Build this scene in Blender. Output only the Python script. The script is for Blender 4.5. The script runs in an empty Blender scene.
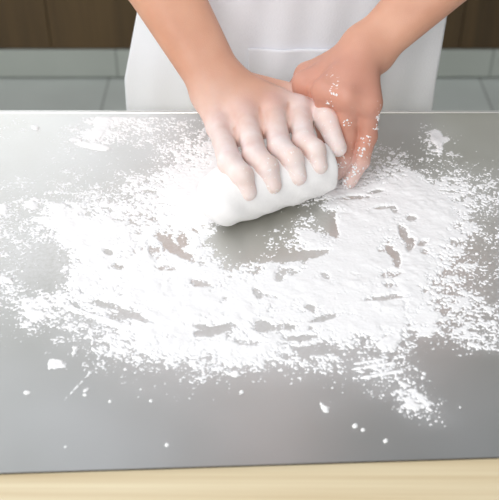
import bpy, math
import numpy as np
from mathutils import Vector, Euler

# ------------------------------------------------------------------ camera, world, lights, exposure
C = bpy.context.scene.collection
scn = bpy.context.scene
ZT = 0.85                       # height of the steel surface above the floor
PITCH = math.radians(38.0)
FPX = 933.0
CAM = np.array([0.0, 0.0, ZT + 0.573])

cd = bpy.data.cameras.new('camera'); cam = bpy.data.objects.new('camera', cd); C.objects.link(cam)
cam.location = CAM; cam.rotation_euler = (math.radians(90) - PITCH, 0, 0)
cd.sensor_fit = 'HORIZONTAL'; cd.sensor_width = 36; cd.lens = FPX / 499 * 36
cd.clip_start = 0.02
cd.dof.use_dof = True; cd.dof.focus_distance = 0.98; cd.dof.aperture_fstop = 9
scn.camera = cam

w = bpy.data.worlds.new('room_light'); scn.world = w; w.use_nodes = True
nt = w.node_tree; nt.nodes.clear()
wo = nt.nodes.new('ShaderNodeOutputWorld'); bg = nt.nodes.new('ShaderNodeBackground')
tc = nt.nodes.new('ShaderNodeTexCoord'); sx = nt.nodes.new('ShaderNodeSeparateXYZ')
mr = nt.nodes.new('ShaderNodeMapRange'); cr = nt.nodes.new('ShaderNodeValToRGB')
nt.links.new(tc.outputs['Generated'], sx.inputs[0]); nt.links.new(sx.outputs['Z'], mr.inputs[0])
mr.inputs[1].default_value = -0.1; mr.inputs[2].default_value = 1.0
nt.links.new(mr.outputs[0], cr.inputs[0])
e = cr.color_ramp.elements
e[0].position = 0.0; e[0].color = (0.16, 0.15, 0.14, 1)
e[1].position = 1.0; e[1].color = (0.155, 0.182, 0.22, 1)
for p_, c_ in ((0.40, (0.95, 0.93, 0.86, 1)), (0.60, (0.75, 0.75, 0.73, 1)), (0.76, (0.20, 0.226, 0.262, 1))):
    n_ = cr.color_ramp.elements.new(p_); n_.color = c_
mxr = nt.nodes.new('ShaderNodeMapRange'); mxr.inputs[1].default_value = -0.5; mxr.inputs[2].default_value = 0.6
mxr.inputs[3].default_value = 1.55; mxr.inputs[4].default_value = 0.62; nt.links.new(sx.outputs['X'], mxr.inputs[0])
wmx = nt.nodes.new('ShaderNodeMix'); wmx.data_type = 'RGBA'; wmx.blend_type = 'MULTIPLY'; wmx.inputs['Factor'].default_value = 1
nt.links.new(cr.outputs[0], wmx.inputs['A']); nt.links.new(mxr.outputs[0], wmx.inputs['B'])
nt.links.new(wmx.outputs['Result'], bg.inputs[0]); bg.inputs[1].default_value = 1.0
nt.links.new(bg.outputs[0], wo.inputs[0])

def area(name, loc, target, size, energy, color):
    l = bpy.data.lights.new(name, 'AREA'); l.shape = 'RECTANGLE'; l.size = size[0]; l.size_y = size[1]
    l.energy = energy; l.color = color
    o = bpy.data.objects.new(name, l); C.objects.link(o); o.location = loc
    o.rotation_euler = (Vector(target) - Vector(loc)).to_track_quat('-Z', 'Y').to_euler()
    return o
area('ceiling_lamp', (-0.8, 0.5, 2.7), (0, 0.85, ZT), (1.0, 1.0), 15, (1.0, 0.985, 0.97))
area('front_fill', (-0.6, -1.7, 2.5), (0, 0.9, ZT), (1.4, 0.8), 34, (1.0, 0.99, 0.98))  # unseen fill added behind the camera to brighten apron and dough front
area('window_daylight', (-2.6, 3.1, 1.75), (0, 0.8, ZT), (1.8, 1.5), 23, (0.94, 0.97, 1.0))
scn.view_settings.view_transform = 'Standard'; scn.view_settings.look = 'None'
scn.view_settings.gamma = 1.0; scn.view_settings.use_curve_mapping = False
scn.view_settings.exposure = 0.02

# ------------------------------------------------------------------ helpers
def at(px, py, z=0.0):
    """point on the horizontal plane z above the steel that the photograph shows at (px, py)"""
    a = (px - 249.5) / FPX; b = (py - 250.0) / FPX
    d = np.array([a, math.cos(PITCH) - b * math.sin(PITCH), -math.sin(PITCH) - b * math.cos(PITCH)])
    t = (ZT + z - CAM[2]) / d[2]
    return CAM + t * d

def pix(P):
    q = P - CAM
    dep = q[..., 1] * math.cos(PITCH) - q[..., 2] * math.sin(PITCH)
    up = q[..., 1] * math.sin(PITCH) + q[..., 2] * math.cos(PITCH)
    return 249.5 + FPX * q[..., 0] / dep, 250.0 - FPX * up / dep

rng = np.random.default_rng(7)

def mesh_np(name, v, f, mat=None, parent=None, smooth=True):
    me = bpy.data.meshes.new(name)
    v = np.asarray(v, dtype=np.float32); f = np.asarray(f, dtype=np.int32)
    n = f.shape[1]
    me.vertices.add(len(v)); me.vertices.foreach_set('co', v.ravel())
    me.loops.add(f.size); me.loops.foreach_set('vertex_index', f.ravel())
    me.polygons.add(len(f)); me.polygons.foreach_set('loop_start', np.arange(0, f.size, n, dtype=np.int32))
    me.polygons.foreach_set('loop_total', np.full(len(f), n, dtype=np.int32))
    me.update(calc_edges=True); me.validate()
    me.polygons.foreach_set('use_smooth', np.full(len(me.polygons), bool(smooth)))
    o = bpy.data.objects.new(name, me); C.objects.link(o)
    if mat: me.materials.append(mat)
    if parent: o.parent = parent
    return o

def local(o, root):            # child keeps its world-space coordinates under a root that is not at the origin
    o.parent = root; o.matrix_parent_inverse = root.matrix_basis.inverted(); return o

def fattr(o, name, vals):
    a = o.data.attributes.new(name, 'FLOAT', 'POINT'); a.data.foreach_set('value', np.asarray(vals, dtype=np.float32))

def empty(name, loc, label=None, cat=None, group=None):
    o = bpy.data.objects.new(name, None); C.objects.link(o); o.location = loc; o.empty_display_size = 0.1
    tag(o, label, cat, group); bpy.context.view_layer.update(); return o

def tag(o, label=None, cat=None, group=None, kind=None):
    if label: o['label'] = label
    if cat: o['category'] = cat
    if group: o['group'] = group
    if kind: o['kind'] = kind
    return o

def box(name, lo, hi, mat, parent=None, bev=0.0):
    import bmesh
    bm = bmesh.new(); bmesh.ops.create_cube(bm, size=1.0)
    lo = Vector(lo); hi = Vector(hi); s = hi - lo; c = (hi + lo) / 2
    for v in bm.verts: v.co = Vector((v.co.x * s.x + c.x, v.co.y * s.y + c.y, v.co.z * s.z + c.z))
    if bev: bmesh.ops.bevel(bm, geom=bm.edges[:], offset=bev, segments=2, affect='EDGES', profile=0.5)
    me = bpy.data.meshes.new(name); bm.to_mesh(me); bm.free()
    o = bpy.data.objects.new(name, me); C.objects.link(o); me.materials.append(mat)
    if parent: local(o, parent)
    return o

def noise2(shape, cell, seed):   # smooth value noise on a grid, cell = feature size in samples (x, y)
    r = np.random.default_rng(seed)
    ny, nx = shape
    gy = int(ny / cell[1]) + 3; gx = int(nx / cell[0]) + 3
    g = r.random((gy, gx))
    y = np.arange(ny) / cell[1]; x = np.arange(nx) / cell[0]
    iy = y.astype(int); ix = x.astype(int); fy = y - iy; fx = x - ix
    fy = fy * fy * (3 - 2 * fy); fx = fx * fx * (3 - 2 * fx)
    a = g[iy][:, ix] * (1 - fx) + g[iy][:, ix + 1] * fx
    b = g[iy + 1][:, ix] * (1 - fx) + g[iy + 1][:, ix + 1] * fx
    return a * (1 - fy)[:, None] + b * fy[:, None]

def mat(name):
    m = bpy.data.materials.new(name); m.use_nodes = True
    t = m.node_tree; return m, t, t.nodes['Principled BSDF'], t.nodes, t.links

def simple(name, col, rough=0.5, metal=0.0, noise=0.0, scale=20, bump=0.0):
    m, t, b, N, L = mat(name)
    b.inputs['Base Color'].default_value = (*col, 1); b.inputs['Roughness'].default_value = rough
    b.inputs['Metallic'].default_value = metal
    if noise or bump:
        tc = N.new('ShaderNodeTexCoord'); n = N.new('ShaderNodeTexNoise'); n.inputs['Scale'].default_value = scale
        n.inputs['Detail'].default_value = 5; L.new(tc.outputs['Object'], n.inputs['Vector'])
        mx = N.new('ShaderNodeMix'); mx.data_type = 'RGBA'
        mx.inputs['A'].default_value = (*[c * (1 - noise) for c in col], 1)
        mx.inputs['B'].default_value = (*[min(1, c * (1 + noise)) for c in col], 1)
        L.new(n.outputs['Fac'], mx.inputs['Factor']); L.new(mx.outputs['Result'], b.inputs['Base Color'])
        if bump:
            bp = N.new('ShaderNodeBump'); bp.inputs['Strength'].default_value = bump; bp.inputs['Distance'].default_value = 0.002
            L.new(n.outputs['Fac'], bp.inputs['Height']); L.new(bp.outputs[0], b.inputs['Normal'])
    return m

# ------------------------------------------------------------------ materials
def wood(name, c1, c2, sx, sy, sz, rough=0.5):
    m, t, b, N, L = mat(name)
    tc = N.new('ShaderNodeTexCoord'); mp = N.new('ShaderNodeMapping'); mp.inputs['Scale'].default_value = (sx, sy, sz)
    n = N.new('ShaderNodeTexNoise'); n.inputs['Scale'].default_value = 1.0; n.inputs['Detail'].default_value = 6
    n.inputs['Roughness'].default_value = 0.6
    r = N.new('ShaderNodeValToRGB'); r.color_ramp.elements[0].position = 0.32; r.color_ramp.elements[1].position = 0.68
    r.color_ramp.elements[0].color = (*c1, 1); r.color_ramp.elements[1].color = (*c2, 1)
    L.new(tc.outputs['Object'], mp.inputs[0]); L.new(mp.outputs[0], n.inputs['Vector']); L.new(n.outputs['Fac'], r.inputs[0])
    L.new(r.outputs[0], b.inputs['Base Color']); b.inputs['Roughness'].default_value = rough
    return m
M_dark = wood('dark_walnut', (0.055, 0.032, 0.011), (0.12, 0.073, 0.027), 9, 9, 0.6, 0.55)
M_pale = wood('pale_wood', (0.66, 0.53, 0.33), (0.80, 0.70, 0.49), 2.0, 120, 60, 0.5)

def tile_mat(name, col, w_, h_, axes, off=(0, 0, 0)):
    m, t, b, N, L = mat(name)
    tc = N.new('ShaderNodeTexCoord'); mp = N.new('ShaderNodeMapping'); mp.inputs['Location'].default_value = off
    sp = N.new('ShaderNodeSeparateXYZ'); cb = N.new('ShaderNodeCombineXYZ')
    L.new(tc.outputs['Object'], mp.inputs[0]); L.new(mp.outputs[0], sp.inputs[0])
    L.new(sp.outputs[axes[0]], cb.inputs[0]); L.new(sp.outputs[axes[1]], cb.inputs[1])
    br = N.new('ShaderNodeTexBrick'); br.offset = 0.0
    br.inputs['Scale'].default_value = 1; br.inputs['Brick Width'].default_value = w_; br.inputs['Row Height'].default_value = h_
    br.inputs['Mortar Size'].default_value = 0.004; br.inputs['Mortar Smooth'].default_value = 0.2
    br.inputs['Color1'].default_value = (*col, 1); br.inputs['Color2'].default_value = (*[c * 0.93 for c in col], 1)
    br.inputs['Mortar'].default_value = (*[c * 0.6 for c in col], 1)
    L.new(cb.outputs[0], br.inputs['Vector'])
    n = N.new('ShaderNodeTexNoise'); n.inputs['Scale'].default_value = 4; n.inputs['Detail'].default_value = 6
    L.new(tc.outputs['Object'], n.inputs['Vector'])
    mx = N.new('ShaderNodeMix'); mx.data_type = 'RGBA'; mx.blend_type = 'MULTIPLY'
    mr = N.new('ShaderNodeMapRange'); mr.inputs[3].default_value = 0.85; mr.inputs[4].default_value = 1.1
    L.new(n.outputs['Fac'], mr.inputs[0]); mx.inputs['Factor'].default_value = 1
    L.new(br.outputs['Color'], mx.inputs['A']); L.new(mr.outputs[0], mx.inputs['B']); L.new(mx.outputs['Result'], b.inputs['Base Color'])
    b.inputs['Roughness'].default_value = 0.45
    return m
M_floor = tile_mat('floor_tile', (0.64, 0.68, 0.65), 0.6, 0.6, ('X', 'Y'), (0.455, 0, 0))
M_skirt = tile_mat('skirting_tile', (0.44, 0.475, 0.445), 0.6, 0.3, ('X', 'Z'), (0.425, 0, 0.1))
M_wall = simple('wall_paint', (0.82, 0.82, 0.79), 0.8, noise=0.04, scale=3)

# brushed steel with a thin film of flour dust
def steel():
    m, t, b, N, L = mat('brushed_steel')
    tc = N.new('ShaderNodeTexCoord')
    def nz(scale, detail, vec=None, rough=0.5):
        n = N.new('ShaderNodeTexNoise'); n.inputs['Scale'].default_value = scale; n.inputs['Detail'].default_value = detail
        n.inputs['Roughness'].default_value = rough
        L.new(vec if vec else tc.outputs['Object'], n.inputs['Vector']); return n
    big = nz(3.2, 3); fine = nz(260, 3, rough=0.7)
    b.inputs['Metallic'].default_value = 0.95
    r = N.new('ShaderNodeValToRGB'); r.color_ramp.elements[0].position = 0.3; r.color_ramp.elements[1].position = 0.7
    r.color_ramp.elements[0].color = (0.54, 0.535, 0.49, 1); r.color_ramp.elements[1].color = (0.78, 0.78, 0.77, 1)
    L.new(big.outputs['Fac'], r.inputs[0]); L.new(r.outputs[0], b.inputs['Base Color'])
    mr = N.new('ShaderNodeMapRange'); mr.inputs[3].default_value = 0.27; mr.inputs[4].default_value = 0.40
    L.new(big.outputs['Fac'], mr.inputs[0]); L.new(mr.outputs[0], b.inputs['Roughness'])
    mp = N.new('ShaderNodeMapping'); mp.inputs['Scale'].default_value = (6, 500, 1); L.new(tc.outputs['Object'], mp.inputs[0])
    br = nz(1.0, 3, mp.outputs[0])
    bp = N.new('ShaderNodeBump'); bp.inputs['Strength'].default_value = 0.06; bp.inputs['Distance'].default_value = 0.001
    L.new(br.outputs['Fac'], bp.inputs['Height']); L.new(bp.outputs[0], b.inputs['Normal'])
    # dust film
    at_ = N.new('ShaderNodeAttribute'); at_.attribute_name = 'dust'
    sub = N.new('ShaderNodeMath'); sub.operation = 'MULTIPLY_ADD'
    L.new(fine.outputs['Fac'], sub.inputs[0]); sub.inputs[1].default_value = 1.5; sub.inputs[2].default_value = -0.35
    mu = N.new('ShaderNodeMath'); mu.operation = 'MULTIPLY'; mu.use_clamp = True
    L.new(sub.outputs[0], mu.inputs[0]); L.new(at_.outputs['Fac'], mu.inputs[1])
    df = N.new('ShaderNodeBsdfDiffuse'); df.inputs['Color'].default_value = (0.88, 0.88, 0.9, 1)
    ms = N.new('ShaderNodeMixShader'); L.new(mu.outputs[0], ms.inputs[0]); L.new(b.outputs[0], ms.inputs[1]); L.new(df.outputs[0], ms.inputs[2])
    L.new(ms.outputs[0], N['Material Output'].inputs['Surface'])
    return m
M_steel = steel()
M_edge = simple('shaded_steel_edge', (0.10, 0.095, 0.085), 0.6, metal=0.6)  # dark colour stands in for the edge's shade and dark reflection
M_hem = simple('bright_hem', (0.8, 0.8, 0.78), 0.3, metal=0.9)
M_flour = simple('flour', (0.93, 0.93, 0.945), 0.95, noise=0.03, scale=90, bump=0.15)
M_dough = simple('floured_dough', (0.89, 0.88, 0.885), 0.9, noise=0.04, scale=60, bump=0.5)
M_apron = simple('white_cotton', (0.86, 0.88, 0.94), 0.9, noise=0.02, scale=400, bump=0.2)
M_shirt = simple('white_shirt', (0.78, 0.79, 0.82), 0.9, noise=0.02, scale=300, bump=0.2)
M_trouser = simple('dark_trousers', (0.03, 0.032, 0.04), 0.85, noise=0.1, scale=200, bump=0.3)
M_shoe = simple('black_shoe_leather', (0.015, 0.015, 0.016), 0.4)
M_hair = simple('dark_hair', (0.02, 0.014, 0.01), 0.55, noise=0.3, scale=200, bump=0.8)
M_eye = simple('eye_white', (0.8, 0.8, 0.8), 0.2)
M_iris = simple('dark_iris', (0.02, 0.01, 0.006), 0.2)
M_lip = simple('lip', (0.45, 0.16, 0.14), 0.5)

def skin():
    m, t, b, N, L = mat('skin')
    tc = N.new('ShaderNodeTexCoord')
    def nz(scale, detail):
        n = N.new('ShaderNodeTexNoise'); n.inputs['Scale'].default_value = scale; n.inputs['Detail'].default_value = detail
        L.new(tc.outputs['Object'], n.inputs['Vector']); return n
    n1 = nz(14, 4); n2 = nz(320, 4); n3 = nz(900, 2); n4 = nz(60, 5)
    r = N.new('ShaderNodeValToRGB'); r.color_ramp.elements[0].position = 0.35; r.color_ramp.elements[1].position = 0.65
    r.color_ramp.elements[0].color = (0.58, 0.28, 0.18, 1); r.color_ramp.elements[1].color = (0.67, 0.355, 0.24, 1)
    L.new(n1.outputs['Fac'], r.inputs[0])
    # reddened knuckles and finger joints
    ar = N.new('ShaderNodeAttribute'); ar.attribute_name = 'red'
    mx0 = N.new('ShaderNodeMix'); mx0.data_type = 'RGBA'; mx0.inputs['B'].default_value = (0.56, 0.24, 0.19, 1)
    L.new(ar.outputs['Fac'], mx0.inputs['Factor']); L.new(r.outputs[0], mx0.inputs['A'])
    af = N.new('ShaderNodeAttribute'); af.attribute_name = 'flour'
    # film (soft) + specks (hard)
    ma = N.new('ShaderNodeMath'); ma.operation = 'MULTIPLY_ADD'; L.new(n4.outputs['Fac'], ma.inputs[0]); ma.inputs[1].default_value = 0.9
    ma.inputs[2].default_value = 0.55
    mb = N.new('ShaderNodeMath'); mb.operation = 'MULTIPLY'; mb.use_clamp = True; L.new(ma.outputs[0], mb.inputs[0]); L.new(af.outputs['Fac'], mb.inputs[1])
    asp = N.new('ShaderNodeAttribute'); asp.attribute_name = 'specks'
    gt = N.new('ShaderNodeMath'); gt.operation = 'ADD'; L.new(n2.outputs['Fac'], gt.inputs[0]); L.new(asp.outputs['Fac'], gt.inputs[1])
    st = N.new('ShaderNodeMapRange'); st.inputs[1].default_value = 0.80; st.inputs[2].default_value = 0.88; L.new(gt.outputs[0], st.inputs[0])
    mxx = N.new('ShaderNodeMath'); mxx.operation = 'MAXIMUM'; L.new(mb.outputs[0], mxx.inputs[0]); L.new(st.outputs[0], mxx.inputs[1])
    mx = N.new('ShaderNodeMix'); mx.data_type = 'RGBA'; mx.inputs['B'].default_value = (0.88, 0.82, 0.82, 1)
    L.new(mxx.outputs[0], mx.inputs['Factor']); L.new(mx0.outputs['Result'], mx.inputs['A'])
    L.new(mx.outputs['Result'], b.inputs['Base Color'])
    b.inputs['Roughness'].default_value = 0.5
    b.inputs['Subsurface Weight'].default_value = 0.12; b.inputs['Subsurface Radius'].default_value = (1, 0.3, 0.15)
    b.inputs['Subsurface Scale'].default_value = 0.004
    bp = N.new('ShaderNodeBump'); bp.inputs['Strength'].default_value = 0.35; bp.inputs['Distance'].default_value = 0.0006
    L.new(n3.outputs['Fac'], bp.inputs['Height']); L.new(bp.outputs[0], b.inputs['Normal'])
    return m
M_skin = skin()

# ------------------------------------------------------------------ the room
YW = 2.72                                    # the tiled skirting stands here
fl = box('floor', (-3.2, -1.6, -0.05), (3.2, 3.4, 0.0), M_floor); tag(fl, kind='structure')
wb = box('wall_back', (-3.2, 3.30, 0.0), (3.2, 3.40, 2.6), M_wall); tag(wb, kind='structure')
sk = box('baseboard_back', (-3.0, YW, 0.007), (3.0, YW + 0.02, 0.101), M_skirt, bev=0.002); tag(sk, kind='structure')

M_glow, _t, _b, _N, _L = mat('added_pane_glow'); _b.inputs['Base Color'].default_value = (0.8, 0.8, 0.8, 1)
_b.inputs['Emission Color'].default_value = (0.93, 0.96, 1.0, 1); _b.inputs['Emission Strength'].default_value = 1.5
M_frame = simple('window_frame_paint', (0.8, 0.8, 0.8), 0.4)
wn = box('added_window', (-2.35, 3.285, 1.15), (-0.55, 3.298, 2.45), M_glow); tag(wn, kind='structure')  # unseen window, added so its glow brightens the steel's left-hand reflection
for x0, x1, z0, z1 in ((-2.41, -2.35, 1.09, 2.51), (-0.55, -0.49, 1.09, 2.51), (-1.475, -1.425, 1.15, 2.45), (-2.35, -0.55, 1.09, 1.15), (-2.35, -0.55, 2.45, 2.51)):
    box('added_window_frame', (x0, 3.27, z0), (x1, 3.30, z1), M_frame, wn)

cab_x = [-3.0, -2.40, -1.80, -1.22, -0.628, 0.02, 0.665, 1.25, 1.84, 2.42, 3.0]
cab = empty('cabinet', (0, YW + 0.3, 0), 'long dark brown wooden base cabinet behind the person, above the grey tiled skirting', 'cabinet')
box('carcass', (-3.0, YW + 0.03, 0.0), (3.0, 3.28, 0.84), M_dark, cab)
box('worktop', (-3.02, YW - 0.01, 0.84), (3.02, 3.29, 0.88), M_skirt, cab, bev=0.003)
for i in range(len(cab_x) - 1):
    d = box('door', (cab_x[i] + 0.0012, YW + 0.006, 0.104), (cab_x[i + 1] - 0.0012, YW + 0.028, 0.836), M_dark, cab, bev=0.0015)
    box('handle', (cab_x[i] + 0.2, YW - 0.012, 0.79), (cab_x[i + 1] - 0.2, YW + 0.006, 0.802), M_shoe, d, bev=0.002)

# ------------------------------------------------------------------ table with the steel sheet
YB = at(250, 111.5)[1]
yl = at(0, 473)[1]; yr = at(499, 457)[1]; xl = at(0, 473)[0]; xr = at(499, 457)[0]
slope = (yr - yl) / (xr - xl)
fy = lambda x: yl + slope * (x - xl)
TH = 0.002
tb = empty('wooden_table', (0, 0.7, 0), 'pale straight-grained wooden table under the steel sheet', 'table')
box('tabletop', (-0.80, 0.33, ZT - TH - 0.04), (0.80, YB - 0.001, ZT - TH), M_pale, tb, bev=0.003)
for sx_ in (-0.74, 0.68):
    for sy_ in (0.37, YB - 0.10):
        box('leg', (sx_, sy_, 0.0), (sx_ + 0.06, sy_ + 0.06, ZT - TH - 0.04), M_pale, tb, bev=0.003)
box('rail', (-0.68, 0.385, ZT - 0.13), (0.68, 0.405, ZT - TH - 0.04), M_pale, tb)
box('rail', (-0.68, YB - 0.08, ZT - 0.13), (0.68, YB - 0.06, ZT - TH - 0.04), M_pale, tb)

# grid for the flour: world plane samples
DX = 0.0008
gx = np.arange(-0.36, 0.36, DX); gy = np.arange(0.44, 0.995, DX)
GX, GY = np.meshgrid(gx, gy)
PX, PY = pix(np.stack([GX, GY, np.full_like(GX, ZT)], -1))
rows = {
120: "1100475432100000000000000",
135: "1103654334400000000004200",
150: "0011111256770000022204100",
165: "0012111256799500054532221",
180: "1112124578999500666885542",
195: "1223445689953333788998653",
210: "4457566689830002698999853",
225: "3469886678610025299899852",
240: "3349988767400238698679742",
255: "2228967877510225899598632",
270: "2228978989855878899797542",
285: "4227878988789899998986532",
300: "4556668999899998889986643",
315: "2655556899888687879888444",
330: "1325566887557666889877454",
345: "1012467888889876553721245",
360: "0011124566587655444320000",
375: "0000111123222222234431000",
390: "0000001111010000013541000",
405: "0000000010000000100064100",
420: "0000000000000000000013200",
435: "0000000000000000000000000",
450: "0000000000000000000000000"}
ry = sorted(rows); D = np.array([[int(c) for c in rows[k]] for k in ry], float) / 9.0
cx = np.clip((PX - 10) / 20.0, 0, 24 - 1e-6); cy = np.clip((PY - 120) / 15.0, 0, len(ry) - 1 - 1e-6)
ix = np.clip(cx.astype(int), 0, 23); iy = np.clip(cy.astype(int), 0, len(ry) - 2); fx_ = cx - ix; fy_ = cy - iy
dens = (D[iy, ix] * (1 - fx_) + D[iy, ix + 1] * fx_) * (1 - fy_) + (D[iy + 1, ix] * (1 - fx_) + D[iy + 1, ix + 1] * fx_) * fy_
fade = np.clip(1 - np.maximum(-PX, PX - 499) / 60.0, 0, 1)
dens = dens * fade
base_dens = dens.copy()
def ell(px, py, rx, ry_, ang, amt, soft=0.35):
    """raise (amt>0) or lower the amount of flour inside a tilted ellipse, given where it lies on the steel"""
    global dens
    a = math.radians(ang); dx = PX - px; dy = PY - py
    u = (dx * math.cos(a) + dy * math.sin(a)) / rx; v = (-dx * math.sin(a) + dy * math.cos(a)) / ry_
    r_ = np.sqrt(u * u + v * v)
    dens = dens + amt * np.clip((1 + soft - r_) / (2 * soft), 0, 1)
# bare scrapes
for a in ((404, 234, 4, 9, -25, -.68), (410, 246, 4, 8, 5, -.68), (391, 252, 3, 7, -40, -.68), (397, 260, 4, 8, -10, -.68),
          (383, 208, 9, 2, -5, -.8), (394, 209, 3, 5, -20, -.7), (423, 243, 5, 3, -20, -.65), (424, 252, 4, 3, 0, -.65), (413, 219, 6, 3, 10, -.7),
          (328, 222, 11, 7, 40, -.68), (334, 233, 6, 4, 30, -.65), (318, 212, 6, 4, 40, -.8), (300, 256, 28, 4, -8, -.8),
          (280, 276, 5, 6, 40, -.68), (291, 272, 9, 4, 10, -.65), (326, 276, 5, 3, 20, -.65), (258, 293, 6, 4, 50, -.7), (270, 296, 8, 2, 15, -.7),
          (215, 330, 18, 5, -14, -.65), (200, 326, 6, 2, -5, -.7), (135, 316, 17, 3, 20, -.8), (105, 305, 10, 3, 25, -.5),
          (170, 245, 14, 5, 40, -.7), (183, 240, 6, 8, -20, -.6), (185, 255, 10, 4, 30, -.6), (155, 255, 5, 8, -30, -.5), (165, 268, 10, 3, 8, -.5),
          (200, 283, 10, 4, 15, -.6), (108, 252, 6, 3, 20, -.7), (118, 267, 6, 3, 20, -.6), (262, 326, 8, 6, 10, -.8), (282, 327, 14, 3, 0, -.5), (300, 338, 16, 3, -4, -.6),
          (310, 307, 5, 3, 10, -.8), (325, 318, 14, 3, -15, -.7), (392, 275, 10, 3, -10, -.5), (385, 298, 22, 3, -6, -.6), (392, 285, 8, 5, 0, -.35),
          (225, 300, 6, 3, -35, -.5), (250, 343, 15, 3, 0, -.5), (315, 350, 22, 6, -6, -.4), (60, 255, 26, 12, 5, -.35), (45, 275, 26, 9, 5, -.3),
          (96, 320, 16, 6, 20, -.25), (57, 200, 4, 4, 0, -.3), (352, 198, 14, 2, -3, -.6), (375, 192, 8, 2, -10, -.6), (218, 240, 12, 6, 0, -.3)):
    ell(*a)
# heaps and separate dabs
for a in ((56, 363, 9, 3.5, 12, .9), (52, 366, 5, 3, 0, .6), (75, 349, 3, 5, 35, .5), (437, 138, 5, 8, -15, .95), (443, 141, 6, 3, -20, .7), (440, 149, 3, 6, 0, .6),
          (102, 122, 6, 7, 60, .5), (100, 131, 4, 12, 30, .6), (95, 147, 16, 2.5, 8, .9), (78, 142, 8, 3, 15, .4), (36, 128, 4, 2, 10, .8), (27, 393, 3, 1.6, 0, .9), (36, 315, 9, 4, 0, .6),
          (355, 426, 2.5, 2, 0, 1), (363, 430, 1.6, 1.2, 0, .9), (386, 441, 2.2, 1.5, 0, 1), (325, 409, 4, 3, 20, .8), (322, 404, 2, 3, -20, .6),
          (235, 374, 4, 2.5, -10, .8), (86, 390, 4, 1.5, -30, .8), (85, 395, 2, 1, 0, .8), (110, 402, 2, 1.3, 0, .8), (242, 392, 2, 1.3, 0, .9), (151, 401, 2, 1.3, 0, .8), (167, 445, 2, 1.3, 0, .9),
          (390, 343, 11, 6, -30, .35), (397, 338, 4, 3, 0, .4), (433, 318, 5, 4, 0, .4), (412, 408, 8, 8, 30, .2), (425, 400, 10, 3, 30, .2), (432, 410, 8, 4, 20, .2), (462, 408, 8, 2, 30, .35),
          (75, 230, 16, 12, 30, .35), (62, 210, 10, 6, 30, .3), (95, 240, 15, 16, 10, .3), (3, 209, 4, 5, 0, .5), (30, 205, 6, 5, 0, .4), (5, 280, 8, 3, 0, .5),
          (345, 225, 16, 9, 0, .35), (420, 200, 20, 14, 30, .4), (430, 225, 14, 12, 0, .3), (415, 265, 12, 14, 0, .3), (350, 260, 25, 10, 0, .3), (300, 290, 30, 8, 0, .25),
          (190, 300, 24, 10, 10, .3), (150, 285, 20, 8, 20, .3), (230, 308, 20, 6, 0, .2), (200, 195, 22, 24, 0, .3), (310, 238, 12, 6, 10, .3),
          (472, 345, 18, 1.6, 12, .3), (375, 366, 28, 1.2, -8, .4), (385, 374, 30, 1.0, -10, .35), (380, 360, 32, 1.0, -9, .25), (110, 322, 34, 1.6, 20, .45), (92, 318, 26, 1.2, 20, .3), (125, 326, 30, 1.6, 18, .4),
          (75, 389, 22, 0.9, -47, .45), (470, 190, 12, 3, -25, .2), (410, 388, 12, 2, 30, .2)):
    ell(*a)
n = (0.24 * noise2(PX.shape, (14, 11), 1) + 0.26 * noise2(PX.shape, (7, 5.5), 2) + 0.30 * noise2(PX.shape, (3.4, 3), 3) + 0.30 * noise2(PX.shape, (1.8, 1.8), 4))
low = np.clip(dens, 0, 1)
dens = np.where(dens < 1, (low * low * (3 - 2 * low)) ** 1.12 * 1.02, dens)
rank = np.empty(n.size); rank[np.argsort(n.ravel())] = np.arange(n.size) / n.size
rank = rank.reshape(n.shape)
nf_ = 0.18 * noise2(PX.shape, (6, 5), 21) + 0.36 * noise2(PX.shape, (2.6, 2.4), 22) + 0.40 * noise2(PX.shape, (1.5, 1.5), 23) + 0.25 * noise2(PX.shape, (16, 12), 24)
rk2 = np.empty(nf_.size); rk2[np.argsort(nf_.ravel())] = np.arange(nf_.size) / nf_.size; rk2 = rk2.reshape(n.shape)
wf = 0.75 * np.clip((0.75 - low) / 0.4, 0, 1)
rank = 0.5 + ((rank * (1 - wf) + rk2 * wf) - 0.5) / np.sqrt(wf ** 2 + (1 - wf) ** 2)
far_ = 1 - np.clip((PY - 110) / 60, 0, 1)
h = np.where(dens > 0.012, dens * 1.04 - np.maximum(rank, 0.012), -0.1)                        # > 0 where flour lies
nl = noise2(PX.shape, (26, 20), 11); nm = 0.6 * noise2(PX.shape, (12, 12), 12) + 0.4 * noise2(PX.shape, (6.3, 5.7), 14); nf = noise2(PX.shape, (2.2, 2.0), 13)
thick = np.clip(h, -0.2, 1)
plate = 1 - np.exp(-np.maximum(thick, 0) / 0.06)
body_ = np.clip(dens, 0, 1) ** 2
Z = np.where(thick > 0, 0.00012 + plate * (0.0005 + body_ * (0.0004 + 0.0028 * nl * nm)) + 0.00022 * nf * plate, thick * 0.01)
Z = np.clip(Z, -0.0012, 0.006)
# loose grains
gr = np.random.default_rng(77); made = 0
while made < 1300:
    a = gr.integers(6, PX.shape[0] - 6); b = gr.integers(6, PX.shape[1] - 6)
    if gr.random() > 0.0008 + 0.9 * low[a, b] * (low[a, b] < 0.6) or not (118 < PY[a, b] < 455): continue
    r0 = gr.uniform(0.6, 1.25) * (1 + (gr.random() < 0.08)); yy, xx = np.mgrid[-4:5, -4:5]
    bump_ = 0.0011 * (1 - (xx * xx + yy * yy * gr.uniform(0.8, 1.6)) / (r0 * r0))
    Z[a - 4:a + 5, b - 4:b + 5] = np.maximum(Z[a - 4:a + 5, b - 4:b + 5], np.clip(bump_, -0.0004, 1)); made += 1
ok = (GY < YB - 0.004) & (GY > fy(GX) + 0.004)
Z = np.maximum(np.where(ok, Z, -0.0012), -0.0004)
ny_, nx_ = Z.shape
idx = np.arange(ny_ * nx_).reshape(ny_, nx_)
q = np.stack([idx[:-1, :-1], idx[:-1, 1:], idx[1:, 1:], idx[1:, :-1]], -1).reshape(-1, 4)
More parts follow.
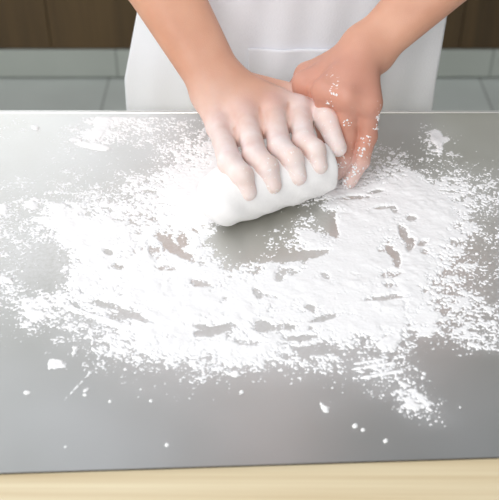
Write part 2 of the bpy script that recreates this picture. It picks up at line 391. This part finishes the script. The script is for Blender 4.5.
zz = Z.ravel()
keep = (zz[q] > 0).any(1); q = q[keep]
u, inv = np.unique(q, return_inverse=True)
V = np.stack([GX.ravel()[u], GY.ravel()[u], ZT + zz[u]], -1)
flour = mesh_np('scattered_flour', V, inv.reshape(-1, 4), M_flour)
tag(flour, 'white flour scattered in a broad ring over the steel sheet', 'flour', kind='stuff')

# steel sheet (its own grid carries the amount of flour dust)
NX, NY = 240, 150
us = np.linspace(-0.74, 0.74, NX); vs = np.linspace(0, 1, NY)
SX, SV = np.meshgrid(us, vs)
SY = fy(SX) * (1 - SV) + YB * SV
top = np.stack([SX, SY, np.full_like(SX, ZT)], -1).reshape(-1, 3)
bot = top - np.array([0, 0, TH])
ii = np.arange(NX * NY).reshape(NY, NX)
qt = np.stack([ii[:-1, :-1], ii[:-1, 1:], ii[1:, 1:], ii[1:, :-1]], -1).reshape(-1, 4)
ring = np.concatenate([ii[0, :], ii[1:, -1], ii[-1, -2::-1], ii[-2:0:-1, 0]])
rn = np.roll(ring, -1); off = NX * NY
side = np.stack([ring, ring + off, rn + off, rn], -1)
sheet = mesh_np('steel_sheet', np.concatenate([top, bot]), np.concatenate([qt, qt[:, ::-1] + off, side]), M_steel, smooth=False)
sp_, spy = pix(top)
cxs = np.clip((sp_ - 10) / 20.0, 0, 24 - 1e-6); cys = np.clip((spy - 120) / 15.0, 0, len(ry) - 1 - 1e-6)
jx = cxs.astype(int); jy = cys.astype(int); gx_ = cxs - jx; gy_ = cys - jy
dd = (D[jy, jx] * (1 - gx_) + D[jy, jx + 1] * gx_) * (1 - gy_) + (D[jy + 1, jx] * (1 - gx_) + D[jy + 1, jx + 1] * gx_) * gy_
def g2(px, py, rx, ry_, a): return a * np.exp(-(((sp_ - px) / rx) ** 2 + ((spy - py) / ry_) ** 2))
dust = 0.8 * dd + g2(40, 200, 120, 70, .30) + g2(32, 262, 42, 26, .6) + g2(150, 160, 60, 30, .2) + g2(140, 130, 60, 18, .25) \
     + g2(100, 320, 50, 16, .3) + g2(470, 290, 40, 30, .15) + g2(370, 366, 50, 14, .15)
dust -= g2(265, 240, 36, 18, .6) + g2(395, 150, 60, 22, .3)
dust = np.clip(dust, 0.02, 0.95)
sheet.data.materials.append(M_edge)
mi = np.zeros(len(sheet.data.polygons), dtype=np.int32); mi[-len(side):] = 1
sheet.data.polygons.foreach_set('material_index', mi)
fattr(sheet, 'dust', np.concatenate([dust, np.full(len(bot), 0.0)]))
tag(sheet, 'wide brushed stainless steel sheet laid on the wooden table', 'metal sheet')

hem = box('hem', (-0.74, YB - 0.004, ZT - 0.0018), (0.74, YB + 0.001, ZT + 0.0015), M_hem, sheet, bev=0.0012)

# ------------------------------------------------------------------ signed-distance modelling for organic shapes
def cone(p, a, b, r1, r2):
    a = np.asarray(a); b = np.asarray(b); ba = b - a; pa = p - a
    t = np.clip((pa @ ba) / (ba @ ba), 0, 1)
    return np.linalg.norm(pa - t[..., None] * ba, axis=-1) - (r1 + (r2 - r1) * t)
def smin(a, b, k):
    h_ = np.clip(0.5 + 0.5 * (b - a) / k, 0, 1)
    return b * (1 - h_) + a * h_ - k * h_ * (1 - h_)
def ellip(p, c, r, R=None):
    q_ = p - np.asarray(c)
    if R is not None: q_ = q_ @ R
    r = np.asarray(r); k0 = np.linalg.norm(q_ / r, axis=-1); k1 = np.linalg.norm(q_ / (r * r), axis=-1)
    return k0 * (k0 - 1) / np.maximum(k1, 1e-6)

def surface(f, lo, hi, vox):
    """naive surface nets over the blocks the surface passes through"""
    B = 14; S = B * vox
    lo = np.asarray(lo, float); nb = np.ceil((np.asarray(hi) - lo) / S).astype(int)
    bi = np.stack(np.meshgrid(*[np.arange(k) for k in nb], indexing='ij'), -1).reshape(-1, 3)
    dc = f(lo + (bi + 0.5) * S); bi = bi[np.abs(dc) < S * 0.95 + 0.01]
    loc = np.stack(np.meshgrid(*[np.arange(B + 1)] * 3, indexing='ij'), -1)
    N = nb * B + 2
    keys = []; pos = []; qa = []
    key = lambda c: (c[..., 0] * N[1] + c[..., 1]) * N[2] + c[..., 2]
    for s in range(0, len(bi), 60):
        bb = bi[s:s + 60]
        g = bb[:, None, None, None, :] * B + loc
        F = f(lo + g * vox)
        ins = F < 0
        cnt = np.zeros((len(bb), B, B, B)); acc = np.zeros((len(bb), B, B, B, 3))
        def sub(A, o): return A[:, o[0]:o[0] + B, o[1]:o[1] + B, o[2]:o[2] + B]
        for ax in range(3):
            for c1 in (0, 1):
                for c2 in (0, 1):
                    o0 = [0, 0, 0]; ot = [k for k in range(3) if k != ax]; o0[ot[0]] = c1; o0[ot[1]] = c2
                    o1 = list(o0); o1[ax] = 1
                    A = sub(F, o0); Bv = sub(F, o1); cr_ = (A < 0) != (Bv < 0)
                    t = np.where(cr_, A / np.where(cr_, A - Bv, 1), 0)
                    cnt += cr_
                    for k in range(3): acc[..., k] += np.where(cr_, o0[k] + (t if k == ax else 0), 0)
        m = cnt > 0
        cell = (bb[:, None, None, None, :] * B + loc[:B, :B, :B])[m]
        keys.append(key(cell)); pos.append(lo + (cell + acc[m] / cnt[m][:, None]) * vox)
        for ax in range(3):
            o1 = [0, 0, 0]; o1[ax] = 1
            A = sub(ins, (0, 0, 0)); Bv = sub(ins, o1); cr_ = A != Bv
            c0 = (bb[:, None, None, None, :] * B + loc[:B, :B, :B])[cr_]
            fl_ = A[cr_]
            a1 = np.zeros(3, int); a2 = np.zeros(3, int); a1[(ax + 1) % 3] = 1; a2[(ax + 2) % 3] = 1
            quad = np.stack([key(c0 - a1 - a2), key(c0 - a2), key(c0), key(c0 - a1)], -1)
            quad[~fl_] = quad[~fl_][:, ::-1]
            qa.append(quad)
    keys = np.concatenate(keys); pos = np.concatenate(pos); Q = np.concatenate(qa)
    o_ = np.argsort(keys); keys = keys[o_]; pos = pos[o_]
    j = np.searchsorted(keys, Q); j = np.clip(j, 0, len(keys) - 1)
    good = (keys[j] == Q).all(1)
    return pos, j[good]

# ------------------------------------------------------------------ dough
RD = 0.029
dA = at(216, 199, 0.030); dB = at(318, 169, 0.030)
dax = (dB - dA) / np.linalg.norm(dB - dA); dL = np.linalg.norm(dB - dA)
fwd = np.array([dax[1], -dax[0], 0]); fwd /= np.linalg.norm(fwd)
if fwd[1] > 0: fwd = -fwd                     # towards the camera side
def sd_dough(p):
    d = cone(p, dA + dax * 0.012, dB - dax * 0.004, RD + 0.001, RD)
    t = (p - dB) @ dax
    d = np.maximum(d, t - 0.012) if False else -smin(-d, -(t - 0.013), 0.006)   # pressed flat end
    w_ = 0.0012 * np.sin(p[..., 0] * 90 + 1) * np.sin(p[..., 1] * 110) + 0.0006 * np.sin(p[..., 0] * 260 + p[..., 2] * 210)
    floor_ = (ZT + 0.0005) - p[..., 2]
    return -smin(-(d + w_), -floor_, 0.003)
v, f_ = surface(sd_dough, dA - 0.06, dB + np.array([0.06, 0.06, 0.06]), 0.0018)
dough = mesh_np('dough_roll', v, f_, M_dough)
tag(dough, 'thick white roll of floured dough under the hands', 'dough')

def on_dough(px_, ang, off):
    """point around the roll: px_ picks the place along the axis, ang 0 = camera side, 90 = top"""
    lo_, hi_ = -0.05, 0.25
    for _ in range(40):
        md = (lo_ + hi_) / 2
        if pix((dA + dax * md))[0] < px_: lo_ = md
        else: hi_ = md
    c = dA + dax * lo_; a = math.radians(ang)
    return c + fwd * math.cos(a) * (RD + off) + np.array([0, 0, 1]) * math.sin(a) * (RD + off)

# ------------------------------------------------------------------ person
PCX = 0.050
UPZ = np.array([0, 0, 1.0])
def finger(p, pts, rs, k=0.003):
    d = None
    for i in range(len(pts) - 1):
        c = cone(p, pts[i], pts[i + 1], rs[i], rs[i + 1]); d = c if d is None else smin(d, c, k)
    for i in range(1, len(pts) - 1):            # joint bulges
        d = smin(d, np.linalg.norm(p - pts[i], axis=-1) - rs[i] * 1.0, 0.003)
    return d

# right hand (left side of the photograph), palm over the dough
R_w = at(219, 86, 0.088)
R_mcp = [at(219, 128, 0.060), at(246, 117, 0.070), at(273, 110, 0.073), at(299, 108, 0.070)]
R_f = []
for (m_, pp, pd, pt, r) in ((R_mcp[0], (233, 100), (236, 66), (238, 32), (.0121, .0120, .0112, .0092)),
                            (R_mcp[1], (258, 102), (261, 68), (262, 32), (.0123, .0123, .0116, .0096)),
                            (R_mcp[2], (283, 104), (286, 70), (287, 34), (.0123, .0123, .0116, .0096)),
                            (R_mcp[3], (307, 104), (309, 74), (309, 44), (.0121, .0120, .0112, .0094))):
    R_f.append(([m_, on_dough(pp[0], pp[1], 0.0065), on_dough(pd[0], pd[1], 0.0035), on_dough(pt[0], pt[1], -0.0030)], r))
R_thumb = ([at(243, 84, 0.068), at(303, 98, 0.062), at(326, 119, 0.066), at(338, 148, 0.050)], (.015, .0135, .0120, .0095))
R_el = R_w + np.array([-0.118, 0.125, 0.165])
R_sh = np.array([PCX - 0.190, 1.135, 1.375])
# left hand (right side of the photograph), steeper, fingers closing on the end of the roll
L_w = at(371, 47, 0.118)
L_mcp = [at(306, 84, 0.082), at(326, 91, 0.092), at(347, 97, 0.092), at(368, 103, 0.084)]
L_f = [([L_mcp[0], at(303, 112, 0.052), at(304, 128, 0.030), at(306, 138, 0.016)], (.0125, .0118, .0105, .009)),
       ([L_mcp[1], at(326, 124, 0.052), at(328, 142, 0.032), at(330, 152, 0.018)], (.0128, .0120, .0108, .009)),
       ([L_mcp[2], at(347, 134, 0.048), at(343, 158, 0.028), at(338, 172, 0.013)], (.0125, .0115, .0100, .0088)),
       ([L_mcp[3], at(367, 136, 0.046), at(361, 161, 0.026), at(350, 181, 0.009)], (.0125, .0108, .0092, .0080))]
L_thumb = ([at(350, 57, 0.105), at(308, 76, 0.072), at(295, 92, 0.045), at(290, 104, 0.030)], (.0175, .0150, .0110, .0095))
L_el = L_w + np.array([0.165, 0.060, 0.150])
L_sh = np.array([PCX + 0.190, 1.135, 1.375])

def unit(v_): return v_ / np.linalg.norm(v_)
def arm_sdf(W, E, S, mcps, fingers, thumb, radial, gw=1.0, gp=1.0, kt=0.009, kb=0.0115):
    """W wrist, E elbow, S shoulder; radial = direction from little-finger side to thumb side at the wrist"""
    fd = unit(E - W)
    side_ = unit(radial - fd * (radial @ fd))
    cut = S + (E - S) * 0.42
    def f(p):
        palm = None
        for i, m_ in enumerate(mcps):
            s_ = W + side_ * (-0.018 + 0.012 * i) * (1.0 if gp == 1 else 0.72) - fd * 0.004
            c = cone(p, s_, m_, 0.0150, 0.0128 * gp)
            palm = c if palm is None else smin(palm, c, 0.014)
        dn = unit(np.cross(mcps[3] - mcps[0], mcps[1] - W))
        if dn[2] > 0: dn = -dn
        pc = (W * 0.35 + (mcps[1] + mcps[2]) / 2 * 0.65) + dn * 0.010
        palm = smin(palm, np.linalg.norm(p - pc, axis=-1) - 0.019, 0.016)
        for m_ in mcps:                           # knuckles
            palm = smin(palm, np.linalg.norm(p - (m_ - dn * 0.0018), axis=-1) - kb, 0.008)
        th = finger(p, thumb[0], thumb[1], 0.006)
        palm = smin(palm, th, kt)
        F = None
        for pts, rs in fingers:
            d_ = finger(p, pts, rs); F = d_ if F is None else smin(F, d_, 0.0007)
        for i in range(3):                        # webs between the fingers
            A_ = fingers[i][0]; B_ = fingers[i + 1][0]
            wb_ = (A_[0] + B_[0]) / 2 * 0.58 + (A_[1] + B_[1]) / 2 * 0.42 + dn * 0.005
            palm = smin(palm, cone(p, (A_[0] + B_[0]) / 2 + dn * 0.003, wb_, 0.0095, 0.0085), 0.004)
        hand = smin(palm, F, 0.004)
        # forearm: two bones side by side
        fa = None
        for s_ in (-1, 1):
            a_ = W + side_ * 0.0115 * s_ * gw; b_ = W + fd * 0.15 + side_ * 0.014 * s_; c_ = E + side_ * 0.010 * s_
            c = smin(cone(p, a_, b_, 0.0178 * gw, 0.0268 * (gw * .5 + .5)), cone(p, b_, c_, 0.0268 * (gw * .5 + .5), 0.0285), 0.01)
            fa = c if fa is None else smin(fa, c, 0.020)
        ua = cone(p, E, S, 0.0375, 0.047)
        arm = smin(fa, ua, 0.025)
        d = smin(hand, arm, 0.016)
        cp = (p - cut) @ unit(S - E)
        return np.maximum(d, cp)
    return f, cut

def bbox(pts, m_): A = np.array(pts); return A.min(0) - m_, A.max(0) + m_
Rfun, Rcut = arm_sdf(R_w, R_el, R_sh, R_mcp, R_f, R_thumb, np.array([1, 0.12, 0.0]))
Lfun, Lcut = arm_sdf(L_w, L_el, L_sh, L_mcp, L_f, L_thumb, np.array([-1, 0.35, 0.15]), 0.88, 1.25, 0.020, 0.0085)
lo_, hi_ = bbox([R_w, R_el, Rcut] + R_mcp + sum([x[0] for x in R_f], []) + R_thumb[0], 0.06)
rv, rf = surface(Rfun, lo_, hi_, 0.0016)
lo_, hi_ = bbox([L_w, L_el, Lcut] + L_mcp + sum([x[0] for x in L_f], []) + L_thumb[0], 0.06)
lv, lf = surface(Lfun, lo_, hi_, 0.0016)

hip = np.array([PCX, 1.185, 0.93]); chest = np.array([PCX, 1.150, 1.20]); nk = np.array([PCX, 1.115, 1.42]); hd = np.array([PCX, 1.045, 1.555])
tilt = math.radians(32); Rh = np.array([[1, 0, 0], [0, math.cos(tilt), math.sin(tilt)], [0, -math.sin(tilt), math.cos(tilt)]])
# head axes: columns of Rt are right, forward(face = -y tilted down), up
fce = np.array([0, -math.cos(tilt), -math.sin(tilt)]); upv = np.array([0, -math.sin(tilt), math.cos(tilt)]); rgt = np.array([1, 0, 0])
Hm = np.stack([rgt, fce, upv], 1)
def hp(x, y, z): return hd + rgt * x + fce * y + upv * z
ank = [np.array([PCX - 0.10, 1.25, 0.085]), np.array([PCX + 0.10, 1.23, 0.085])]
knee = [np.array([PCX - 0.095, 1.215, 0.49]), np.array([PCX + 0.095, 1.205, 0.49])]
hj = [hip + np.array([-0.075, 0, -0.04]), hip + np.array([0.075, 0, -0.04])]
def sd_core(p, g=0.0):
    d = ellip(p, hip, (0.135 + g, 0.095 + g, 0.11 + g))
    d = smin(d, cone(p, hip + [-.055, 0, .02], chest + [-.06, 0, 0], 0.085 + g, 0.095 + g), 0.05)
    d = smin(d, cone(p, hip + [.055, 0, .02], chest + [.06, 0, 0], 0.085 + g, 0.095 + g), 0.05)
    d = smin(d, cone(p, chest + [-.085, 0, .03], R_sh + [.045, 0, -.02], 0.085 + g, 0.055 + g), 0.05)
    d = smin(d, cone(p, chest + [.085, 0, .03], L_sh + [-.045, 0, -.02], 0.085 + g, 0.055 + g), 0.05)
    return d
def sd_uarm(p, g=0.0, k=0.5):
    d = cone(p, R_sh, R_sh + (R_el - R_sh) * k, 0.052 + g, 0.0445 + g)
    return np.minimum(d, cone(p, L_sh, L_sh + (L_el - L_sh) * k, 0.052 + g, 0.0445 + g))
def sd_legs(p, g=0.0):
    d = None
    for i in (0, 1):
        c = smin(cone(p, hj[i], knee[i], 0.082 + g, 0.055 + g), cone(p, knee[i], ank[i], 0.053 + g, 0.037 + g), 0.03)
        d = c if d is None else np.minimum(d, c)
    return d
def sd_head(p):
    d = ellip(p, hp(0, -0.012, 0.035), (0.074, 0.092, 0.085), Hm)
    d = smin(d, ellip(p, hp(0, 0.022, -0.035), (0.056, 0.066, 0.078), Hm), 0.03)
    d = smin(d, ellip(p, hp(0, 0.066, -0.088), (0.022, 0.016, 0.017), Hm), 0.02)
    d = smin(d, cone(p, hp(0, 0.082, 0.012), hp(0, 0.101, -0.028), 0.007, 0.011), 0.010)
    for s_ in (-1, 1):
        d = smin(d, ellip(p, hp(s_ * 0.076, -0.010, -0.008), (0.007, 0.018, 0.031), Hm), 0.006)
        d = smin(d, cone(p, hp(s_ * 0.014, 0.078, 0.026), hp(s_ * 0.046, 0.066, 0.026), 0.006, 0.005), 0.008)
        d = -smin(-d, (np.linalg.norm(p - hp(s_ * 0.031, 0.088, 0.006), axis=-1) - 0.012), 0.008)
    d = smin(d, cone(p, nk, hp(0, -0.02, -0.05), 0.056, 0.052), 0.03)
    return d
def sd_body(p):
    d = smin(sd_core(p), sd_uarm(p), 0.03)
    d = smin(d, sd_legs(p), 0.03)
    d = smin(d, cone(p, nk + [0, 0.01, -0.06], nk, 0.075, 0.056), 0.05)
    return smin(d, sd_head(p), 0.02)
bv, bf = surface(sd_body, (-0.32, 0.90, 0.05), (0.42, 1.40, 1.75), 0.0045)
# one body mesh: torso with head and legs, both bare arms carried up inside the sleeves
BV = np.concatenate([bv, rv, lv]); BF = np.concatenate([bf, rf + len(bv), lf + len(bv) + len(rv)])
person = mesh_np('person', BV, BF, M_skin)
tag(person, 'person in a white apron leaning over the table, both floured hands rolling dough', 'person')

# flour on the skin, by how close it is to dough, fingers and wrist
def sm(a, b, x): t = np.clip((x - a) / (b - a), 0, 1); return t * t * (3 - 2 * t)
flr = np.zeros(len(BV)); spk = np.zeros(len(BV)); red = np.zeros(len(BV))
fdR = unit(R_el - R_w)
mid = (R_mcp[1] + R_mcp[2]) / 2
aR = unit(mid - R_w)
tR = (rv - R_w) @ aR                                        # 0 wrist, 0.08 knuckles
uln = (rv - (R_w + mid) / 2) @ unit(R_mcp[0] - R_mcp[3])      # + towards little finger
fr = 0.05 + 0.66 * sm(0.004, 0.095, tR + 0.9 * np.clip(uln, -0.02, 0.05)) 
fr *= sm(-0.06, 0.0, tR + 0.012) 
flr[len(bv):len(bv) + len(rv)] = fr
sR = 0.0 + 0.22 * sm(0.06, 0.12, tR)
spk[len(bv):len(bv) + len(rv)] = sR
rr_ = np.zeros(len(rv))
for m_ in R_mcp + [x[0][1] for x in R_f]: rr_ = np.maximum(rr_, np.exp(-(np.linalg.norm(rv - (m_ + UPZ * 0.008), axis=-1) / 0.013) ** 2))
red[len(bv):len(bv) + len(rv)] = 0.8 * rr_
fl_w = np.exp(-((np.linalg.norm(rv - (R_mcp[2] * 0.75 + R_w * 0.25 + UPZ * 0.012), axis=-1)) / 0.018) ** 2)
flr[len(bv):len(bv) + len(rv)] *= 1 - 0.35 * fl_w
ds_ = np.sort(np.stack([finger(rv, a_, b_) for a_, b_ in R_f], -1), -1)
crev_shade = np.exp(-((ds_[:, 1] - ds_[:, 0]) / 0.0045) ** 2) * (ds_[:, 1] < 0.007) * (tR > 0.05)  # finger creases: flour is thinned here to paint the gaps darker
flr[len(bv):len(bv) + len(rv)] *= 1 - 0.5 * crev_shade
spk[len(bv):len(bv) + len(rv)] *= 1 - crev_shade
mL = (L_mcp[1] + L_mcp[2]) / 2
tL = (lv - L_w) @ unit(mL - L_w); zl = lv[:, 2] - ZT
flr[len(bv) + len(rv):] = 0.03 + 0.45 * (1 - sm(0.012, 0.045, zl))
lpx, lpy = pix(lv)
spk[len(bv) + len(rv):] = 0.02 + 0.06 * sm(0.02, 0.06, tL) + 0.16 * (1 - sm(0.01, 0.07, zl)) + 0.16 * np.exp(-((lpx - 334) / 7) ** 2 - ((lpy - 84) / 14) ** 2) + 0.14 * np.exp(-((lpx - 381) / 5) ** 2 - ((lpy - 115) / 14) ** 2)
rr_ = np.zeros(len(lv))
red[len(bv) + len(rv):] = 0.5 * sm(-0.02, 0.06, tL)
fattr(person, 'flour', flr); fattr(person, 'specks', spk); fattr(person, 'red', red)

# clothes and hair
def sd_shirt(p):
    d = smin(sd_core(p, 0.009), sd_uarm(p, 0.011, 0.62), 0.03)
    d = smin(d, cone(p, nk + [0, 0.01, -0.07], nk + [0, 0.0, -0.02], 0.085, 0.068), 0.05)
    inner = sd_body(p) + 0.0
    d = np.maximum(d, 0.93 - p[..., 2])
    neck = (p - (nk + np.array([0, 0, -0.012]))) @ unit(np.array([0, -0.35, 1.0]))
    return np.maximum(d, np.minimum(neck, 0.085 - np.abs(p[..., 0] - PCX)))
v, f_ = surface(sd_shirt, (-0.34, 0.92, 0.88), (0.44, 1.42, 1.52), 0.005)
mesh_np('shirt', v, f_, M_shirt, person)
def sd_tr(p):
    d = smin(ellip(p, hip + [0, 0, -.01], (0.144, 0.104, 0.12)), sd_legs(p, 0.012), 0.03)
    return np.maximum(np.maximum(d, p[..., 2] - 1.0), 0.075 - p[..., 2])
v, f_ = surface(sd_tr, (-0.32, 0.95, 0.03), (0.42, 1.42, 1.04), 0.006)
mesh_np('trousers', v, f_, M_trouser, person)
for i in (0, 1):
    a = ank[i]
    def sd_shoe(p):
        d = smin(cone(p, a + [0, 0.03, -0.045], a + [0, -0.14, -0.055], 0.040, 0.034), cone(p, a + [0, 0.01, -0.02], a + [0, 0.0, 0.02], 0.046, 0.046), 0.03)
        return np.maximum(d, 0.003 - p[..., 2])
    v, f_ = surface(sd_shoe, a + [-0.07, -0.21, -0.10], a + [0.07, 0.10, 0.09], 0.005)
    mesh_np('shoe', v, f_, M_shoe, person)
def sd_hair(p):
    d = ellip(p, hp(0, -0.018, 0.042), (0.084, 0.098, 0.092), Hm)
    d = smin(d, ellip(p, hp(0, -0.055, -0.03), (0.068, 0.055, 0.070), Hm), 0.03)
    q_ = (p - hd) @ Hm
    w_ = 0.0015 * np.sin(q_[..., 0] * 420) * np.sin(q_[..., 2] * 60)
    face = np.maximum(q_[..., 1] - 0.020 - 0.35 * np.clip(q_[..., 2] - 0.03, -1, 0.06), -(0.085 - q_[..., 2]) * 0 - 1)
    return np.maximum(d + w_, -np.maximum(0.0, 0.0) + np.minimum(q_[..., 1] - 0.030, 0.075 - q_[..., 2]))
v, f_ = surface(sd_hair, hd - 0.15, hd + 0.17, 0.004)
mesh_np('hair', v, f_, M_hair, person)
for s_ in (-1, 1):
    v, f_ = surface(lambda p: np.linalg.norm(p - hp(s_ * 0.031, 0.071, 0.006), axis=-1) - 0.0115, hp(s_ * 0.031, 0.071, 0.006) - 0.02, hp(s_ * 0.031, 0.071, 0.006) + 0.02, 0.002)
    eye = mesh_np('eye', v, f_, M_eye, person)
    cI = hp(s_ * 0.031, 0.0765, 0.0035)
    v, f_ = surface(lambda p: np.linalg.norm(p - cI, axis=-1) - 0.0066, cI - 0.012, cI + 0.012, 0.0012)
    mesh_np('iris', v, f_, M_iris, eye)
v, f_ = surface(lambda p: smin(ellip(p, hp(0, 0.0815, -0.056), (0.022, 0.008, 0.005), Hm), ellip(p, hp(0, 0.0805, -0.064), (0.018, 0.008, 0.0055), Hm), 0.001),
                hp(0, 0.08, -0.06) - 0.035, hp(0, 0.08, -0.06) + 0.035, 0.0015)
mesh_np('lips', v, f_, M_lip, person)

# apron
NU, NV = 120, 150
zs = np.linspace(0.42, 1.36, NV)
def ap_edges(z):
    hem = np.clip((0.98 - z) / 0.56, 0, 1)
    l_ = -0.132 - 0.22 * np.clip(0.97 - z, -0.02, 0.13) - 0.02 * hem
    r_ = 0.246 + 0.0 * z - 0.045 * np.clip(0.97 - z, -0.02, 0.13) + 0.02 * hem
    bib = sm(1.0, 1.12, z)
    return l_ * (1 - bib) + (PCX - 0.125) * bib, r_ * (1 - bib) + (PCX + 0.125) * bib
def ap_y(x, z):
    c = np.interp(z, [0.42, 0.75, 0.93, 1.05, 1.20, 1.36], [1.082, 1.070, 1.056, 1.045, 1.030, 1.020])
    s_ = np.abs(x - PCX) / 0.20
    y = c + 0.045 * s_ ** 2.4
    y += 0.0020 * np.sin(x * 55 + z * 9 + 0.7) * np.clip((1.0 - z) * 4, 0.15, 1) + 0.0012 * np.sin(x * 120 - z * 14)
    return y
PU = np.linspace(0, 1, NU); pv = []
for z in zs:
    l_, r_ = ap_edges(z); x = l_ + (r_ - l_) * PU
    pv.append(np.stack([x, ap_y(x, z), np.full(NU, z)], -1))
pv = np.concatenate(pv); ii = np.arange(NU * NV).reshape(NV, NU)
qq = np.stack([ii[:-1, :-1], ii[:-1, 1:], ii[1:, 1:], ii[1:, :-1]], -1).reshape(-1, 4)
apron = mesh_np('apron', pv, qq, M_apron, person)
md = apron.modifiers.new('thickness', 'SOLIDIFY'); md.thickness = 0.0016; md.offset = 0
# pocket
zs2 = np.linspace(0.70, 0.912, 60); xs2 = np.linspace(-0.002, 0.165, 80)
XX, ZZ = np.meshgrid(xs2, zs2)
pk = np.stack([XX, ap_y(XX, ZZ) - 0.003 - 0.001 * sm(0.85, 0.915, ZZ) * np.sin(np.clip((XX + 0.002) / 0.167, 0, 1) * math.pi), ZZ], -1).reshape(-1, 3)
ii = np.arange(pk.shape[0]).reshape(60, 80)
qq = np.stack([ii[:-1, :-1], ii[:-1, 1:], ii[1:, 1:], ii[1:, :-1]], -1).reshape(-1, 4)
pocket = mesh_np('pocket', pk, qq, M_apron, apron)
md = pocket.modifiers.new('thickness', 'SOLIDIFY'); md.thickness = 0.002; md.offset = 0
# apron strap round the waist and neck
def tube(name, pts, r, m, parent, n_=8):
    pts = np.array(pts); T = np.gradient(pts, axis=0); T /= np.linalg.norm(T, axis=1)[:, None]
    ref = np.array([0, 0, 1.0]) if abs(T[0, 2]) < 0.8 else np.array([0, 1.0, 0])
    vs_ = []
    for p_, t_ in zip(pts, T):
        a_ = unit(np.cross(t_, ref)); b_ = np.cross(t_, a_)
        for k in range(n_):
            th_ = 2 * math.pi * k / n_; vs_.append(p_ + r[0] * a_ * math.cos(th_) + r[1] * b_ * math.sin(th_))
    fs = [[i * n_ + k, i * n_ + (k + 1) % n_, (i + 1) * n_ + (k + 1) % n_, (i + 1) * n_ + k] for i in range(len(pts) - 1) for k in range(n_)]
    return mesh_np(name, vs_, fs, m, parent)
th_ = np.linspace(math.radians(-20), math.radians(200), 60)
tube('waist_strap', np.stack([PCX + 0.168 * np.cos(th_), 1.165 + 0.118 * np.sin(th_), 1.03 + 0 * th_], -1), (0.002, 0.014), M_apron, apron)

# ------------------------------------------------------------------ flour crumbs sticking to the edge of the left hand
def crumbs(name, centres, seed):
    r_ = np.random.default_rng(seed); vs_ = []; fs = []
    import bmesh
    bm = bmesh.new(); bmesh.ops.create_icosphere(bm, subdivisions=1, radius=1); bm.verts.ensure_lookup_table()
    bvv = np.array([v.co[:] for v in bm.verts]); bff = np.array([[v.index for v in f.verts] for f in bm.faces]); bm.free()
    for c, s_ in centres:
        o_ = sum(len(x) for x in vs_)
        vs_.append(c + bvv * (s_ * r_.uniform(0.6, 1.3, 3)) * r_.uniform(0.8, 1.2, (len(bvv), 1))); fs.append(bff + o_)
    return mesh_np(name, np.concatenate(vs_), np.concatenate(fs), M_flour)
r2 = np.random.default_rng(5)
cand = lv[(zl < 0.10)]
cpx, cpy = pix(cand)
spots = []
for (x0, y0, rad, k, s_) in ((381, 118, 5, 16, .0010), (376, 128, 4, 8, .0010), (366, 138, 5, 8, .0010), (362, 152, 5, 10, .0010), (355, 172, 6, 14, .0012), (347, 182, 6, 18, .0013), (343, 165, 5, 8, .001), (336, 90, 6, 14, .0008), (328, 84, 5, 10, .0008), (330, 104, 5, 6, .0009), (347, 125, 5, 8, .0009)):
    near = np.where((cpx - x0) ** 2 + (cpy - y0) ** 2 < rad * rad)[0]
    if len(near) == 0: continue
    dcam = np.linalg.norm(cand[near] - CAM, axis=1); near = near[dcam < dcam.min() + 0.012]
    for j in r2.choice(near, min(k, len(near)), replace=False): spots.append((cand[j], s_ * r2.uniform(0.6, 1.4)))
cr_o = crumbs('flour_crumbs', spots, 3)
tag(cr_o, 'small flour and dough crumbs stuck to the hand at the right', 'flour', kind='stuff')
